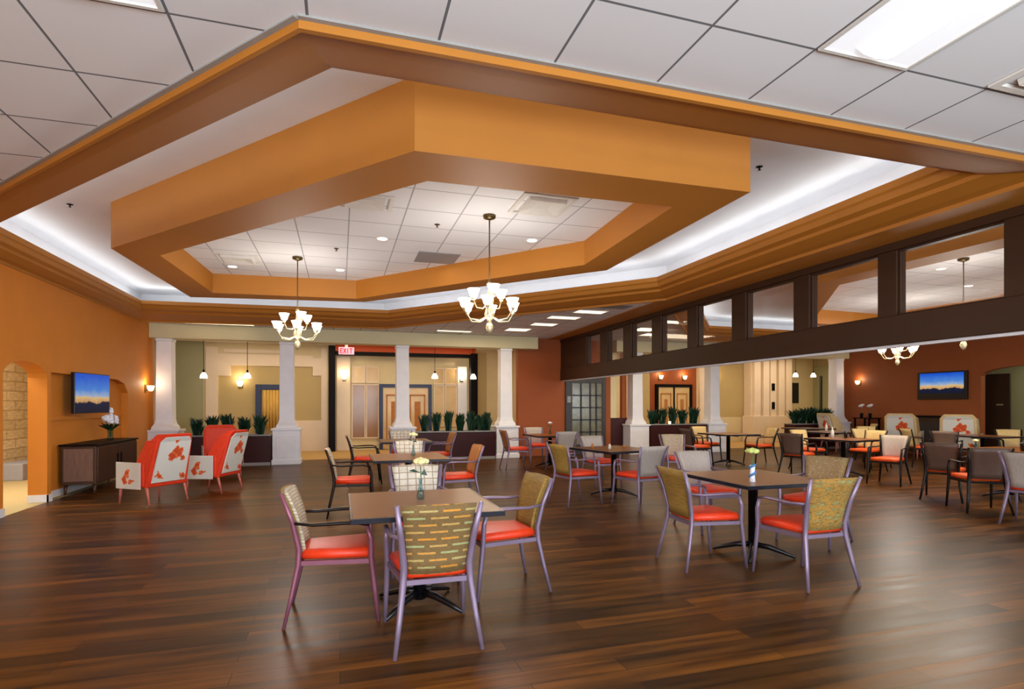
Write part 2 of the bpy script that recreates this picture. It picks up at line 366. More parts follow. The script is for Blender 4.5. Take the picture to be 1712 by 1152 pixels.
def coffer(lip, out, ring_o, ring_i, zside):
    # moulded frame
    prof = [(0, 3.56), (0, 3.49), (.05, 3.47), (.10, 3.41), (.28, 3.385), (.31, 3.35), (.70, 3.30), (.93, 3.285), (.95, 3.25), (1, 3.25), (1, 3.30)]
    rs = []
    for t, z in prof:
        rs.append([(lip[i][0]+(out[i][0]-lip[i][0])*t, lip[i][1]+(out[i][1]-lip[i][1])*t, z) for i in range(6)])
    back = [(0, 3.56), (.10, 3.56), (.10, 3.47), (.95, 3.47), (.95, 3.85)]
    rb = [[(lip[i][0]+(out[i][0]-lip[i][0])*t, lip[i][1]+(out[i][1]-lip[i][1])*t, z) for i in range(6)] for t, z in back]
    trim(MB().rings(rs, cap=False, smooth=False), M['soffit'])
    trim(MB().rings(rb, cap=False, smooth=False), M['cove'])
    # white cove ceiling with a hole for the ring
    big = [(lip[i][0]+(out[i][0]-lip[i][0])*.97, lip[i][1]+(out[i][1]-lip[i][1])*.97) for i in range(6)]
    struct('ceiling', MB().poly(big, [ring_i], lambda u, v, a: (u, v, a), 3.85, 3.9), M['cove'])
    # orange ring
    ring = MB().rings([[(p[0], p[1], 3.85) for p in ring_o], [(p[0], p[1], 3.30) for p in ring_o], [(p[0], p[1], 3.30) for p in ring_i], [(p[0], p[1], 3.85) for p in ring_i]], cap=False, smooth=False)
    trim(ring, M['soffit'])
    struct('ceiling', MB().poly(ring_i, [], lambda u, v, a: (u, v, a), 3.62), M['tiles2'], recalc=False)
    # lamps lying in the cove behind the lip
    mb = MB()
    a = [(lip[i][0]+(out[i][0]-lip[i][0])*.22, lip[i][1]+(out[i][1]-lip[i][1])*.22, 3.49) for i in range(6)]
    for i in range(6):
        p, q = Vector(a[i]), Vector(a[(i+1) % 6]); mb.tube([lerp(p, q, .04), lerp(p, q, .96)], .018, 6)
    cx = sum(p[0] for p in lip)/6; cy = sum(p[1] for p in lip)/6
    for i in range(6):      # asymmetric fittings throwing light across the cove ceiling
        p, q = Vector(a[i]), Vector(a[(i+1) % 6]); m = (p+q)/2; d = (q-p).normalized()
        n = Vector((d.y, -d.x, 0)); n = n if n.dot(Vector((cx, cy, 3.49))-m) > 0 else -n
        n = (n+Vector((0, 0, .30))).normalized(); L = (q-p).length
        o = area('cove_fitting', (m.x, m.y, 3.565), (0, 0, 0), L*.96, .04, COVE_W*L, (1, .99, .96))
        zax = -n; xax = d; yax = zax.cross(xax)
        o.rotation_euler = Matrix((xax, yax, zax)).transposed().to_euler()
    return obj('cove_lamp', mb, M['covelamp'])
RO = [(.52, 4.13), (3.42, 4.08), (3.52, 7.04), (.42, 10.5), (-2.47, 10.9), (-2.6, 7.77)]
RI = [(.69, 4.66), (2.98, 4.6), (3.10, 6.85), (.27, 10.22), (-2.02, 10.37), (-2.14, 7.96)]
mx = lambda l: [(10.5-p[0], p[1]) for p in l]
tag(coffer(LIP, OUT, RO, RI, 0), 'ring of lamp tubes lighting the white cove around the near orange coffer', 'lamp')
tag(coffer(MLIP, MOUT, mx(RO), mx(RI), 0), 'ring of lamp tubes in the coffer seen through the clerestory windows', 'lamp')
# orange soffit strip along the partition
trim(MB().poly([(5.42, 2.87), (6.14, 2.87), (6.14, YB-.02), (5.62, YB-.02), (5.55, 12.2), (5.42, 9.6)], [], lambda u, v, a: (u, v, a), 3.288, 3.299), M['soffit'])
# bluish ceiling edge strip beside the frame
def edge(p, q, w=.03): 
    p, q = Vector(p+(0,)), Vector(q+(0,)); d = (q-p).normalized(); n = Vector((d.y, -d.x, 0))*w
    return [tuple(p)[:2], tuple(q)[:2], tuple(q+n)[:2], tuple(p+n)[:2]]
mb = MB(); mb.poly(edge(OUT[0], OUT[1]), [], lambda u, v, a: (u, v, a), 3.29, 3.3); mb.poly(edge(OUT[5], OUT[0]), [], lambda u, v, a: (u, v, a), 3.29, 3.3)
trim(mb, M['rim'])

# ---- left wall with arched doorway and shallow alcove
yz = lambda u, v, a: (a, u, v)
def arch(y0, y1, zs, za, n=10):
    c = (y0+y1)/2; w = (y1-y0)/2
    return [(c+w*math.cos(PI*i/n), zs+(za-zs)*math.sin(PI*i/n)) for i in range(n+1)]   # from y1 to y0
door = arch(8.84, 9.98, 1.84, 2.05)
alc = [(10.1, 0), (10.1, 1.93), (12.75, 1.93), (13.1, 1.86), (13.3, 1.68), (13.3, 0)]
front = [(-3, 0), (8.84, 0)]+door[::-1]+[(9.98, 0)]+alc+[(YB, 0), (YB, 3.3), (-3, 3.3)]
backl = [(-3, 0), (8.84, 0)]+door[::-1]+[(9.98, 0), (YB, 0), (YB, 3.3), (-3, 3.3)]
struct('wall_left', MB().poly(front, [], yz, LW, LW-.12).poly(backl, [], yz, LW-.12, LW-.24), M['orange'])
trim(MB().box(LW-.12, LW-.085, 10.1, 13.28, 1.20, 1.26), M['orange'])
struct('baseboard_left', MB().box(LW, LW+.018, -3, 8.84, 0, .11).box(LW, LW+.018, 9.965, 10.1, 0, .11).box(LW-.24, LW+.018, 9.965, 9.98, 0, .11)
       .box(LW-.12, LW-.10, 10.1, 13.3, 0, .11).box(LW, LW+.018, 13.3, 14.6, 0, .11), M['white'])
# hall behind the doorway: stone wall and grey hearth block
struct('wall_hall', MB().box(-6.45, -6.2, 6, YB, 0, 2.95).box(-6.4, LW-.24, 14.5, YB, 0, 2.95).box(-6.4, LW-.24, 6, 6.2, 0, 2.95), M['stone'])
tag(obj('stone_bench', MB().box(-6.19, -5.75, 12.9, 14.3, .004, .32), M['grey'], bevel=.01), 'low grey hearth block at the foot of the stone wall beyond the left archway', 'bench')

# ---- back wall (rust paint) right of the white columns, behind the partition end
struct('wall_back', MB().box(4.75, 7.6, YB, YB+.2, 0, 3.3), M['rust'])
struct('wall_right', MB().poly([(-3, 0), (8.6, 0)]+arch(8.6, 10.59, 2.2, 2.42)[::-1]+[(10.59, 0), (YB, 0), (YB, 3.3), (-3, 3.3)], [], yz, RW, RW+.16), M['brown'])
struct('baseboard_right', MB().box(RW-.018, RW, 10.6, YB-.3, 0, .1), M['brown'])
struct('wall_hall', MB().box(18.6, 18.8, 6, 19, 0, 3).box(RW+.16, 18.6, 12.6, 12.8, 0, 3).box(RW+.16, 18.6, 6, 6.2, 0, 3), M['sage'])
struct('door_1', MB().box(17.15, 17.2, 10.5, 11.6, 0, 2.28), M['darkwood'], .005)
obj('door_handle', MB().box(17.11, 17.15, 10.66, 10.8, 1.42, 1.46), M['steel'], bpy.data.objects['door_1'])
# unseen rear wall behind the camera; its window openings are assumed
assumed_wins = [[(x, .7), (x+2.2, .7), (x+2.2, 2.8), (x, 2.8)] for x in (-3.4, -.6, 2.2, 5.0, 7.8, 10.6, 13.4)]
struct('wall_rear', MB().poly([(LW, 0), (RW, 0), (RW, 3.3), (LW, 3.3)], assumed_wins, lambda u, v, a: (u, a, v), -3, -3.2), M['cream'])

# ---- lobby behind the columns
YL = 18.5
struct('wall_lobby', MB().box(-6.5, 19, YL, YL+.2, 0, 3.3).box(-6.5, -6.3, YB, YL, 0, 3.3).box(18.8, 19, YB, YL, 0, 3.3), M['cream'])
struct('wall_back', MB().box(-6.5, LW-.24, YB, YB+.2, 0, 3.3).box(RW, 19, YB, YB+.2, 0, 3.3), M['cream'])
def panel(x0, x1, z0, z1, m, d=.03, y=YL): return trim(MB().box(x0, x1, y-d, y, z0, z1), M[m])
panel(-4.9, -3.85, 0, 3.3, 'sage', .02); panel(-5.15, -4.95, 0, 3.3, 'palepink', .08); panel(-3.78, -3.46, 0, 3.15, 'palepink', .06)
panel(-3.46, -.56, .15, 2.3, 'tan', .01); panel(-3.12, -.81, 2.3, 2.62, 'tan', .01)
trim(MB().box(-3.46, -3.12, YL-.06, YL, 2.3, 2.95).box(-3.12, -.81, YL-.06, YL, 2.61, 2.95).box(-.81, -.56, YL-.06, YL, 2.34, 2.88), M['palepink'])
panel(-3.3, -1.6, 3.0, 3.1, 'palepink', .03); panel(-1.66, -1.4, 0, 3.2, 'palepink', .05)
panel(-1.37, -.56, 0, .95, 'palepink', .05); panel(-.56, -.38, 0, 3.2, 'palepink', .05)
# portal with dark posts, orange fascia
trim(MB().box(-.34, -.14, 18.0, 18.3, 0, 3.25).box(4.1, 4.33, 18.0, 18.3, 0, 3.12).box(-.14, 4.1, 18.0, 18.3, 2.97, 3.08), M['darkframe'], .01)
trim(MB().box(-.14, 4.28, 18.05, 18.25, 3.08, 3.3), M['fascia'])
panel(-.1, .3, 0, 2.95, 'palepink', .12)
def glazing(x0, x1, z0, z1, mat, n):
    o = struct('window_%d' % n, MB().box(x0, x1, YL-.03, YL-.01, z0, z1), M[mat])
    w = .03; f = MB()
    for (a, b, c, d) in ((x0-w, x1+w, z0-w, z0), (x0-w, x1+w, z1, z1+w), (x0-w, x0, z0, z1), (x1, x1+w, z0, z1)): f.box(a, b, YL-.06, YL-.01, c, d)
    obj('window_frame', f, M['palepink'], o); return o
glazing(.38, .74, .4, 2.06, 'brownglass', 1); glazing(.82, 1.16, .4, 2.06, 'brownglass', 2)
glazing(.38, .74, 2.16, 2.62, 'warmglass', 3); glazing(.82, 1.16, 2.16, 2.62, 'warmglass', 4)
glazing(2.97, 3.27, .75, 2.05, 'warmglass', 5); glazing(3.35, 3.70, .75, 2.05, 'warmglass', 6)
glazing(2.97, 3.27, 2.13, 2.62, 'warmglass', 7); glazing(3.35, 3.70, 2.13, 2.62, 'warmglass', 8)
panel(3.74, 4.05, 0, 2.7, 'white', .10); panel(4.35, 4.75, 0, 3.2, 'tan', .02)
def doubledoor(n, x0, x1, zt, fm, gm, lab=None):
    w = .11; f = MB()
    f.box(x0, x0+w, YL-.14, YL, 0, zt).box(x1-w, x1, YL-.14, YL, 0, zt).box(x0+w, x1-w, YL-.14, YL, zt-w, zt)
    d = struct('door_%d' % n, f, M[fm], .005); xm = (x0+x1)/2
    for (a, b) in ((x0+w, xm-.02), (xm+.02, x1-w)):
        lf = obj('door_leaf', MB().box(a, b, YL-.10, YL-.05, .02, zt-w), M[gm], d)
        t = MB()
        for q in (a+.10, b-.14): t.box(q, q+.04, YL-.115, YL-.10, .15, zt-w-.25)
        t.box(a+.10, b-.10, YL-.115, YL-.10, zt-w-.27, zt-w-.22).box(a+.26, b-.26, YL-.115, YL-.10, .3, zt-w-.45)
        obj('panel_moulding', t, M['copper'], lf)
        obj('door_handle', MB().box(xm-.07 if a < xm-.1 else xm+.04, xm-.04 if a < xm-.1 else xm+.07, YL-.16, YL-.10, .95, 1.15), M['steel'], lf)
    obj('door_stile', MB().box(xm-.03, xm+.03, YL-.12, YL-.04, 0, zt-w), M[fm], d)
    return d
doubledoor(2, 1.2, 2.87, 2.10, 'navy', 'warmglass')
# blue doorway with gold curtain at the left
f = MB().box(-2.43, -2.28, YL-.12, YL, 0, 2.05).box(-2.28, -1.5, YL-.12, YL, 1.9, 2.05)
struct('door_3', f, M['navy'], .005)
mb = MB(); n = 40; top = [(-2.24+.60*i/n, YL-.1+.03*math.sin(i*1.1), 1.88) for i in range(n+1)]; bot = [(p[0], p[1], .72) for p in top]
mb.rings([top, bot], closed=False, cap=False); 
o = obj('curtain', mb, M['curtain']); so = o.modifiers.new('s', 'SOLIDIFY'); so.thickness = .01
tag(o, 'gold curtain hanging in the blue-framed doorway behind the left planter', 'curtain')
# right lobby part seen under the beam
panel(7.62, 7.85, 1.05, 3.2, 'cream', .05, 15.1); 
struct('wall_lobby', MB().box(7.6, 8.15, YB, YB+.15, 0, 1.05), M['burgundy'])
struct('wall_lobby', MB().box(7.6, 7.78, YB, YB+.15, 1.05, 3.3), M['cream']); trim(MB().box(7.98, 8.12, YB, YB+.15, 1.05, 3.3), M['rust'])
panel(11.02, 13.0, 0, 3.2, 'rust', .04); doubledoor(4, 11.2, 12.76, 2.2, 'darkframe', 'warmglass')
panel(10.2, 10.5, 0, 3.2, 'palepink', .1); panel(10.6, 10.95, 0, 3.2, 'tan', .1)
panel(13.1, 13.5, 0, 3.3, 'palepink', .12); panel(13.5, 15.2, .0, 3.3, 'tan', .03); panel(13.5, 15.2, 0, .95, 'cream', .05)
mb = MB()
for x in (15.2, 15.62, 15.95, 16.35, 16.7): mb.box(x, x+.28, 17.9, 18.4, 0, 3.3)
mb.box(15.15, 17.05, 18.05, 18.45, 0, 3.3); mb.box(15.05, 17.15, 17.8, 18.4, 0, 1.0)
trim(mb, M['palepink'], .01)
for z in (1.4, 2.12):
    tag(obj('wall_speaker', MB().box(16.0, 16.13, 17.87, 17.9, z-.14, z+.14), M['darkframe'], bevel=.005), 'small dark rectangle on the pale pilaster of the right dining area, %s' % ('upper of two' if z > 2 else 'lower of two'), 'fitting')
struct('window_9', MB().box(17.3, 17.85, YL-.03, YL, 1.5, 2.32), M['darkglass'])
trim(MB().box(16.95, 17.03, 16.5, 16.56, 0, 2.5), M['doordark'])
trim(MB().box(17.5, 17.62, 16.5, 16.6, 0, 2.56), M['doordark'])
panel(16.1, 16.75, 0, 3.3, 'palepink', .12, YB)

# ---- header beams and columns
trim(MB().box(LW, 5.22, 14.6, 15.0, 2.97, 3.298), M['header'], .01)
trim(MB().box(7.62, RW, 14.6, 15.0, 2.97, 3.298), M['header'], .01)
def column(x, y, label, wide=.62):
    t = thing('column', label, 'column', (x, y, 0))
    p = MB().box(-wide/2, wide/2, -.28, .28, 0, .82); obj('pedestal', p, M['white'], t, .012)
    obj('pedestal_panel', MB().box(-wide/2+.08, wide/2-.08, -.29, -.28, .16, .70), M['white'], t, .004)
    obj('base_moulding', MB().box(-wide/2-.02, wide/2+.02, -.30, .30, 0, .12), M['white'], t, .008)
    obj('pedestal_cap', MB().box(-wide/2-.03, wide/2+.03, -.31, .31, .82, .87), M['white'], t, .01)
    rs = []
    for w, z in ((.24, .87), (.235, .93), (.19, 1.0), (.17, 1.10), (.162, 2.0), (.158, 2.90)):
        rs.append([(-w, -w, z), (w, -w, z), (w, w, z), (-w, w, z)])
    obj('shaft', MB().rings(rs, smooth=False), M['white'], t, .01)
    obj('capital', MB().box(-.17, .17, -.17, .17, 2.90, 2.967), M['white'], t, .008)
    return t
C0 = column(-3.86, 14.8, 'white square column against the orange wall at the left end of the beige beam')
CG = 'white columns under the beige beams'
C0['group'] = CG
for x, lab in ((-1.24, 'white square column between the left planter and the lobby opening'), (1.54, 'white square column standing in front of the navy lobby doors'),
               (4.32, 'white square column at the right end of the planter, beside the rust wall'), (8.32, 'white column just right of the dark divided-light door, left end of a planter'),
               (10.98, 'slim white column right of the rust-walled lobby doors in the right room'), (15.85, 'white column at the right end of the leafy planter near the brown wall')):
    dup(C0, (x, 14.8, 0), 0, lab, CG)

# ---- partition with clerestory windows
PX = 6.1
pt = MB().box(PX-.09, PX+.09, -3, YB, 2.13, 2.46)
trim(pt, M['beam'], .008)
trim(MB().box(PX-.10, PX+.10, -3, YB, 3.20, 3.287), M['beam'], .006)
trim(MB().box(PX-.03, PX+.03, -3, YB, 2.10, 2.13), M['white'])
edges = [(13.19, 12.44), (12.03, 11.27), (10.87, 10.07), (9.69, 8.85), (8.53, 7.64), (7.28, 6.35), (6.04, 5.07), (4.80, 3.76), (3.4, 2.3), (1.9, .8), (.3, -.9), (-1.3, -2.6)]
prev = YB; 
for i, (a, b) in enumerate(edges+[(-3, -3)]):
    trim(MB().box(PX-.075, PX+.075, a+.02, prev-.0, 2.46, 3.20), M['beam'], .004)
    if i < len(edges):
        o = struct('window_%d' % (10+i), MB().box(PX-.004, PX+.004, b, a, 2.46, 3.20), M['pane'])
        fr = MB(); w = .02
        fr.box(PX-.04, PX+.04, a, a+w, 2.46, 3.2).box(PX-.04, PX+.04, b-w, b, 2.46, 3.2).box(PX-.04, PX+.04, b, a, 2.46, 2.48).box(PX-.04, PX+.04, b, a, 3.18, 3.2)
        obj('window_frame', fr, M['beam'], o)
    prev = b-.02
# dark divided-light door on the rust wall
d = struct('door_5', MB().box(6.16, 6.36, YB-.06, YB, 0, 2.27).box(7.30, 7.42, YB-.06, YB, 0, 2.27).box(6.36, 7.30, YB-.06, YB, 2.06, 2.27).box(6.36, 7.30, YB-.06, YB, 0, .3), M['doordark'], .004)
mu = MB()
for x in (6.64, 6.93, 7.12): mu.box(x-.02, x+.02, YB-.06, YB-.03, .3, 2.06)
for k in range(1, 5): mu.box(6.36, 7.30, YB-.06, YB-.03, .3+.352*k-.02, .3+.352*k+.02)
obj('muntin', mu, M['doordark'], d); obj('door_glass', MB().box(6.36, 7.30, YB-.03, YB-.015, .3, 2.06), M['frglass'], d)
tag(obj('wall_plate', MB().box(6.20, 6.31, YB-.075, YB-.06, 1.5, 1.68), M['grey'], bevel=.003), 'small grey plate beside the dark divided-light door', 'plate')

# ------------------------------------------------------------------ chairs
def make_chair(frame, outer, inner, seat, label, armf=None):
    t = thing('dining_chair', label, 'chair')
    for s in (-1, 1):
        rl = MB().tube([(s*.255, -.32, 0), (s*.225, -.275, .2), (s*.20, -.235, .40), (s*.195, -.232, .50), (s*.215, -.27, .68), (s*.245, -.335, .875)],
                       [.013, .018, .022, .023, .02, .015], 8, sq=(1, .85)); obj('leg', rl, M[frame], t)
        fl = MB().tube([(s*.265, .275, 0), (s*.258, .25, .22), (s*.252, .228, .42), (s*.262, .225, .56), (s*.262, .20, .645)], [.013, .017, .02, .018, .015], 8); obj('leg', fl, M[frame], t)
        ar = MB().tube([(s*.262, .215, .645), (s*.268, .13, .668), (s*.268, 0, .668), (s*.25, -.14, .662), (s*.215, -.262, .672)], [.013, .017, .018, .016, .013], 8, sq=(.7, 1.2)); obj('armrest', ar, M[armf or frame], t)
    fr = MB()
    pts = [(-.195, -.225), (.195, -.225), (.248, .235), (-.248, .235)]
    for i in range(4):
        a, b = pts[i], pts[(i+1) % 4]; fr.tube([a+(.405,), b+(.405,)], .019, 4, smooth=False, sq=(1.1, .8))
    obj('seat_frame', fr, M[frame], t)
    rs = []
    for k, z in ((.96, .425), (1.0, .44), (1.0, .462), (.94, .482), (.80, .488)):
        ring = []
        for (x, y) in ((-.185, -.215), (-.09, -.222), (.09, -.222), (.185, -.215), (.215, 0), (.24, .21), (.2, .245), (.1, .255), (-.1, .255), (-.2, .245), (-.24, .21), (-.215, 0)):
            ring.append((x*k, (y-.01)*k+.01, z))
        rs.append(ring)
    obj('seat', MB().rings(rs), M[seat], t)
    def sheet(off0, off1, inset=0):
        n = 8; m = 6; v = []; f = []
        for layer, off in ((0, off0), (1, off1)):
            for j in range(m+1):
                q = j/m; z = .455+inset+(.872-.455-1.4*inset)*q
                hw = (.178+.052*q**1.1)-inset-.012; yb = -.215-.02*q-.085*q*q
                for i in range(n+1):
                    u = -1+2*i/n; v.append((u*hw, yb-.03*(1-u*u)+off, z+.006*math.cos(u*1.5)*q))
        N = (n+1)*(m+1)
        for j in range(m):
            for i in range(n):
                a = j*(n+1)+i; f.append((a, a+1, a+n+2, a+n+1)); f.append((N+a, N+a+n+1, N+a+n+2, N+a+1))
        bd = [i for i in range(n+1)]+[j*(n+1)+n for j in range(1, m+1)]+[m*(n+1)+i for i in range(n-1, -1, -1)]+[j*(n+1) for j in range(m-1, 0, -1)]
        for k in range(len(bd)):
            a, b = bd[k], bd[(k+1) % len(bd)]; f.append((a, b, N+b, N+a))
        return MB().add(v, f, True)
    obj('backrest', sheet(-.018, .0), M[outer], t)
    obj('back_pad', sheet(.001, .024, .008), M[inner], t)
    return t
GM = 'lavender-grey framed dining chairs'; GD = 'dark framed dining chairs'
KIND = {'dash': ('metal', 'outer', 'inner', 'seat'), 'mottle': ('metal', 'streak', 'mottled', 'seat'), 'olive': ('metal', 'olive', 'olive', 'seat'),
        'gold': ('metal', 'olive', 'inner', 'seat'), 'copper': ('metal', 'copper', 'copper', 'seat'), 'silver': ('metal', 'greyback', 'greyback', 'seat'),
        'check': ('metal', 'plaid', 'plaid', 'seat'), 'duo': ('mauve', 'olive', 'inner', 'seat'),
        'taupe': ('dark', 'taupe', 'buff', 'seat2'), 'buff': ('dark', 'buff', 'buff', 'seat2'), 'grey': ('dark', 'taupe', 'greyback', 'seat2'), 'cream': ('dark', 'copper', 'inner', 'seat')}
proto = {}
def chair(kind, x, y, rz, label):
    g = GD if KIND[kind][0] == 'dark' else GM
    if kind not in proto:
        c = make_chair(*KIND[kind], label, armf='dark' if kind == 'duo' else None); c.location = (x, y, 0); c.rotation_euler = (0, 0, R(rz)); c['group'] = g; proto[kind] = c; remember(c); return c  # duo's dark arms paint in a reflection on the same metal
    return dup(proto[kind], (x, y, 0), rz, label, g)
chair('dash', .55, 3.55, 0, 'nearest dining chair, its olive back with orange and green dashes towards the viewer')
chair('duo', -.02, 4.13, -92, 'cream-backed armchair at the left side of the nearest table')
chair('olive', 1.22, 4.30, 94, 'armchair with striped olive back and red seat at the right side of the nearest table')
chair('check', .68, 5.02, 180, 'chair with pale checked back on the far side of the nearest table')
chair('cream', .16, 7.72, -90, 'dark-armed chair with cream back left of the second table behind the nearest one')
chair('copper', 1.55, 7.75, 92, 'chair with copper back and red seat right of the second table')
chair('check', 1.05, 8.70, 180, 'pale-backed chair at the far side of the second table')
chair('cream', .45, 10.75, -90, 'dark chair with tan back left of the third table, before the lobby')
chair('copper', 1.88, 11.3, 92, 'copper-backed chair right of the third table, in front of the burgundy planter')
chair('check', 1.25, 12.05, 180, 'pale chair on the far side of the third table, before the middle column')
chair('gold', 3.17, 4.42, -92, 'armchair with plain olive-gold back at the left corner of the table with the blue vase')
chair('mottle', 3.69, 3.78, 0, 'armchair with mottled olive back towards the viewer at the table with the blue vase')
chair('silver', 4.12, 5.62, 178, 'silver-backed chair behind the left corner of the table with the blue vase')
chair('mottle', 4.82, 4.78, 112, 'brown-mottled chair behind the nearer mottled one at the table with the blue vase')
chair('gold', 3.29, 7.58, -77, 'olive-gold armchair left of the middle table, mid-room')
chair('silver', 4.05, 7.10, 10, 'silver-backed chair on the near side of the middle table, mid-room')
chair('silver', 4.40, 9.05, 186, 'pale chair on the far side of the middle table, before the dark divided-light door')
chair('silver', 4.57, 11.3, 0, 'taupe-grey back of the chair on the near side of the table by the rust wall')
chair('copper', 3.80, 12.1, -90, 'copper-backed chair left of the table by the rust wall, beside the white column')
chair('silver', 4.62, 12.95, 180, 'pale chair on the far side of the table by the rust wall')
chair('gold', 6.0, 9.1, 165, 'lone olive chair below the dark beam between the two rooms')
chair('taupe', 8.1, 11.5, -88, 'dark chair left of the first table of the right room, by the planter')
chair('buff', 9.75, 11.3, 80, 'buff-backed dark chair right of the first table of the right room')
chair('taupe', 8.95, 12.3, 180, 'dark chair on the far side of the first table of the right room')
chair('taupe', 8.82, 9.15, -70, 'dark chair with taupe back and buff top, left of the orange-lit table')
chair('grey', 9.55, 7.78, 112, 'dark chair with grey back and orange seat at the near side of the orange-lit table')
chair('buff', 9.9, 9.95, 180, 'dark chair behind the right room\'s orange-lit table')
chair('buff', 10.95, 9.45, 96, 'narrow-looking buff chair right of the orange-lit table')
chair('buff', 11.68, 9.95, 175, 'buff chair facing the viewer behind the grey-backed chair')
chair('buff', 13.05, 9.85, -112, 'dark chair with buff back in front of the console under the wall television')
chair('taupe', 12.62, 8.95, -60, 'dark taupe-backed chair left of the table near the brown wall')
chair('buff', 14.35, 8.7, 140, 'broad buff-backed chair right of the table near the brown wall')
chair('taupe', 8.36, 5.5, -34, 'dark chair with smooth brown vinyl back at the table with the dark tumblers')
chair('grey', 8.85, 6.3, -62, 'dark chair with pale grey back behind the brown vinyl one')
chair('silver', 8.0, 4.62, -75, 'lavender-framed chair with red seat cut off by the right picture edge')
chair('buff', 12.9, 11.0, 150, 'buff chair at the far table near the leafy planter')

# ------------------------------------------------------------------ tables
def make_table(label):
    t = thing('dining_table', label, 'table', group='square pedestal dining tables')
    obj('tabletop', MB().box(-.47, .47, -.51, .51, .728, .75), M['table'], t)
    e = MB()
    for a in ((-.49, .49, -.53, -.51), (-.49, .49, .51, .53), (-.49, -.47, -.51, .51), (.47, .49, -.51, .51)): e.box(*a, .716, .7495)
    e.box(-.46, .46, -.5, .5, .714, .728)
    obj('table_edge', e, M['edge'], t, .003)
    obj('pedestal', MB().lathe([(.045, .05), (.045, .70), (.13, .705), (.13, .714)], 14), M['black'], t)
    obj('table_bracket', MB().box(-.34, .34, -.025, .025, .69, .714).box(-.025, .025, -.34, .34, .69, .714), M['black'], t)
    for k in range(4):
        a = PI/4+k*PI/2; c, s = math.cos(a), math.sin(a)
        obj('table_foot', MB().tube([(c*.03, s*.03, .10), (c*.15, s*.15, .085), (c*.28, s*.28, .045), (c*.37, s*.37, .012)], [.03, .026, .02, .012], 8), M['black'], t)
    return t
T0 = make_table('nearest brown square table, with a pale carnation in a bud vase'); T0.location = (.55, 4.08, 0); remember(T0)
GT = 'square pedestal dining tables'
for x, y, r, lab in ((.88, 7.65, 0, 'second square table, directly behind the nearest one'), (1.2, 11.1, 0, 'third square table, in front of the middle white column'),
                     (3.82, 4.52, 0, 'brown square table with the blue-ribboned vase at right of centre'), (4.15, 8.05, 12, 'middle table below the left end of the dark beam'),
                     (4.62, 12.12, 0, 'far table by the rust wall with a small white flower'), (8.92, 11.4, 0, 'first table of the right room in front of the planter'),
                     (9.8, 8.98, 8, 'orange-lit table of the right room with tall bottles on it'), (11.9, 11.4, 0, 'narrow-looking table behind the orange-lit table'),
                     (13.2, 13.3, 0, 'farthest small table before the leafy planter of the right room'), (13.75, 8.95, 0, 'table near the brown wall below the television'),
                     (9.95, 6.05, 0, 'table with dark tumblers at the right picture edge')):
    dup(T0, (x, y, 0), r, lab, GT)

# ------------------------------------------------------------------ table-top things
def bud_vase(x, y, label, petal, h=.27, r=.06, ribbon=False, glassy=True):
    t = thing('bud_vase', label, 'vase', (x, y, .7505))
    if ribbon:
        obj('vase_body', MB().lathe([(.028, 0), (.022, .04), (.02, .10), (.026, .15)], 14), M['petalw'], t)
        obj('ribbon', MB().tube([(.0+.024*math.cos(a*1.0), .024*math.sin(a), .02+.012*a) for a in [i*.5 for i in range(24)]], .012, 6), M['bluecloth'], t)
    else:
        obj('vase_body', MB().lathe([(.026, 0), (.03, .02), (.024, .06), (.012, .10), (.012, .13), (.017, .145)], 14), M['vase'], t)
    obj('stem', MB().tube([(0, 0, .03), (.004, 0, .14), (0, .004, h-.03)], .004, 6), M['stem'], t)
    if not ribbon: obj('leaf', MB().add([(0, 0, h-.08), (-.05, .01, h-.05), (-.09, 0, h-.06), (-.05, -.01, h-.07)], [(0, 1, 2, 3)]).add([(0, 0, h-.09), (.03, .01, h-.05), (.05, 0, h-.10)], [(0, 1, 2)]), M['leaf'], t, recalc=False)
    fl = MB()
    for i in range(16):
        a = i*2.4; q = math.sqrt(i/16)*r*.75; fl.ball((q*math.cos(a), q*math.sin(a), h+.02*(1-q/r)), r*.42, 8, (1, 1, .8))
    obj('blossom', fl, M[petal], t); return t
bud_vase(.57, 4.18, 'glass bud vase with one pale yellow carnation on the nearest table', 'petaly')
bud_vase(3.56, 4.22, 'blue ribboned vase with a greenish yellow flower on the right front table', 'petalg', h=.27, r=.06, ribbon=True)
bud_vase(4.69, 12.3, 'bud vase with a white flower on the far table by the rust wall', 'petalw', h=.26, r=.05)
bud_vase(.95, 7.7, 'bud vase with a pale flower on the second table', 'petaly', h=.28, r=.06)
bud_vase(9.6, 6.35, 'small yellow flower on the table with the dark tumblers', 'petaly', h=.12, r=.04)
def small(name, prof, mat, x, y, label, cat, z=.7505, group=None):
    return tag(obj(name, MB().lathe(prof, 14), M[mat], loc=(x, y, z)), label, cat, group)
TUM = [(.03, 0), (.036, .11), (.034, .13), (.030, .128), (.026, .01)]
for i, (x, y, p) in enumerate(((9.72, 5.78, 'leftmost'), (9.86, 5.84, 'second from the left'), (9.99, 5.74, 'third from the left'), (10.13, 5.82, 'rightmost'))):
    small('tumbler', TUM, 'darkglass', x, y, 'dark tumbler on the table at the right picture edge, %s of four' % p, 'glass', group='dark tumblers on the right-edge table')
BOT = [(.03, 0), (.032, .10), (.03, .14), (.012, .18), (.012, .22), (.014, .225)]
small('bottle', BOT, 'offwhite', 9.86, 9.3, 'white bottle standing on the orange-lit table', 'bottle')
small('tumbler', TUM, 'darkglass', 10.02, 9.12, 'dark tumbler beside the white bottle on the orange-lit table', 'glass')
small('tumbler', TUM, 'darkglass', 10.16, 9.25, 'dark tumbler at the far right of the orange-lit table', 'glass')
small('bottle', BOT, 'offwhite', 12.1, 11.6, 'pale bottle on the narrow table behind the orange-lit one', 'bottle')
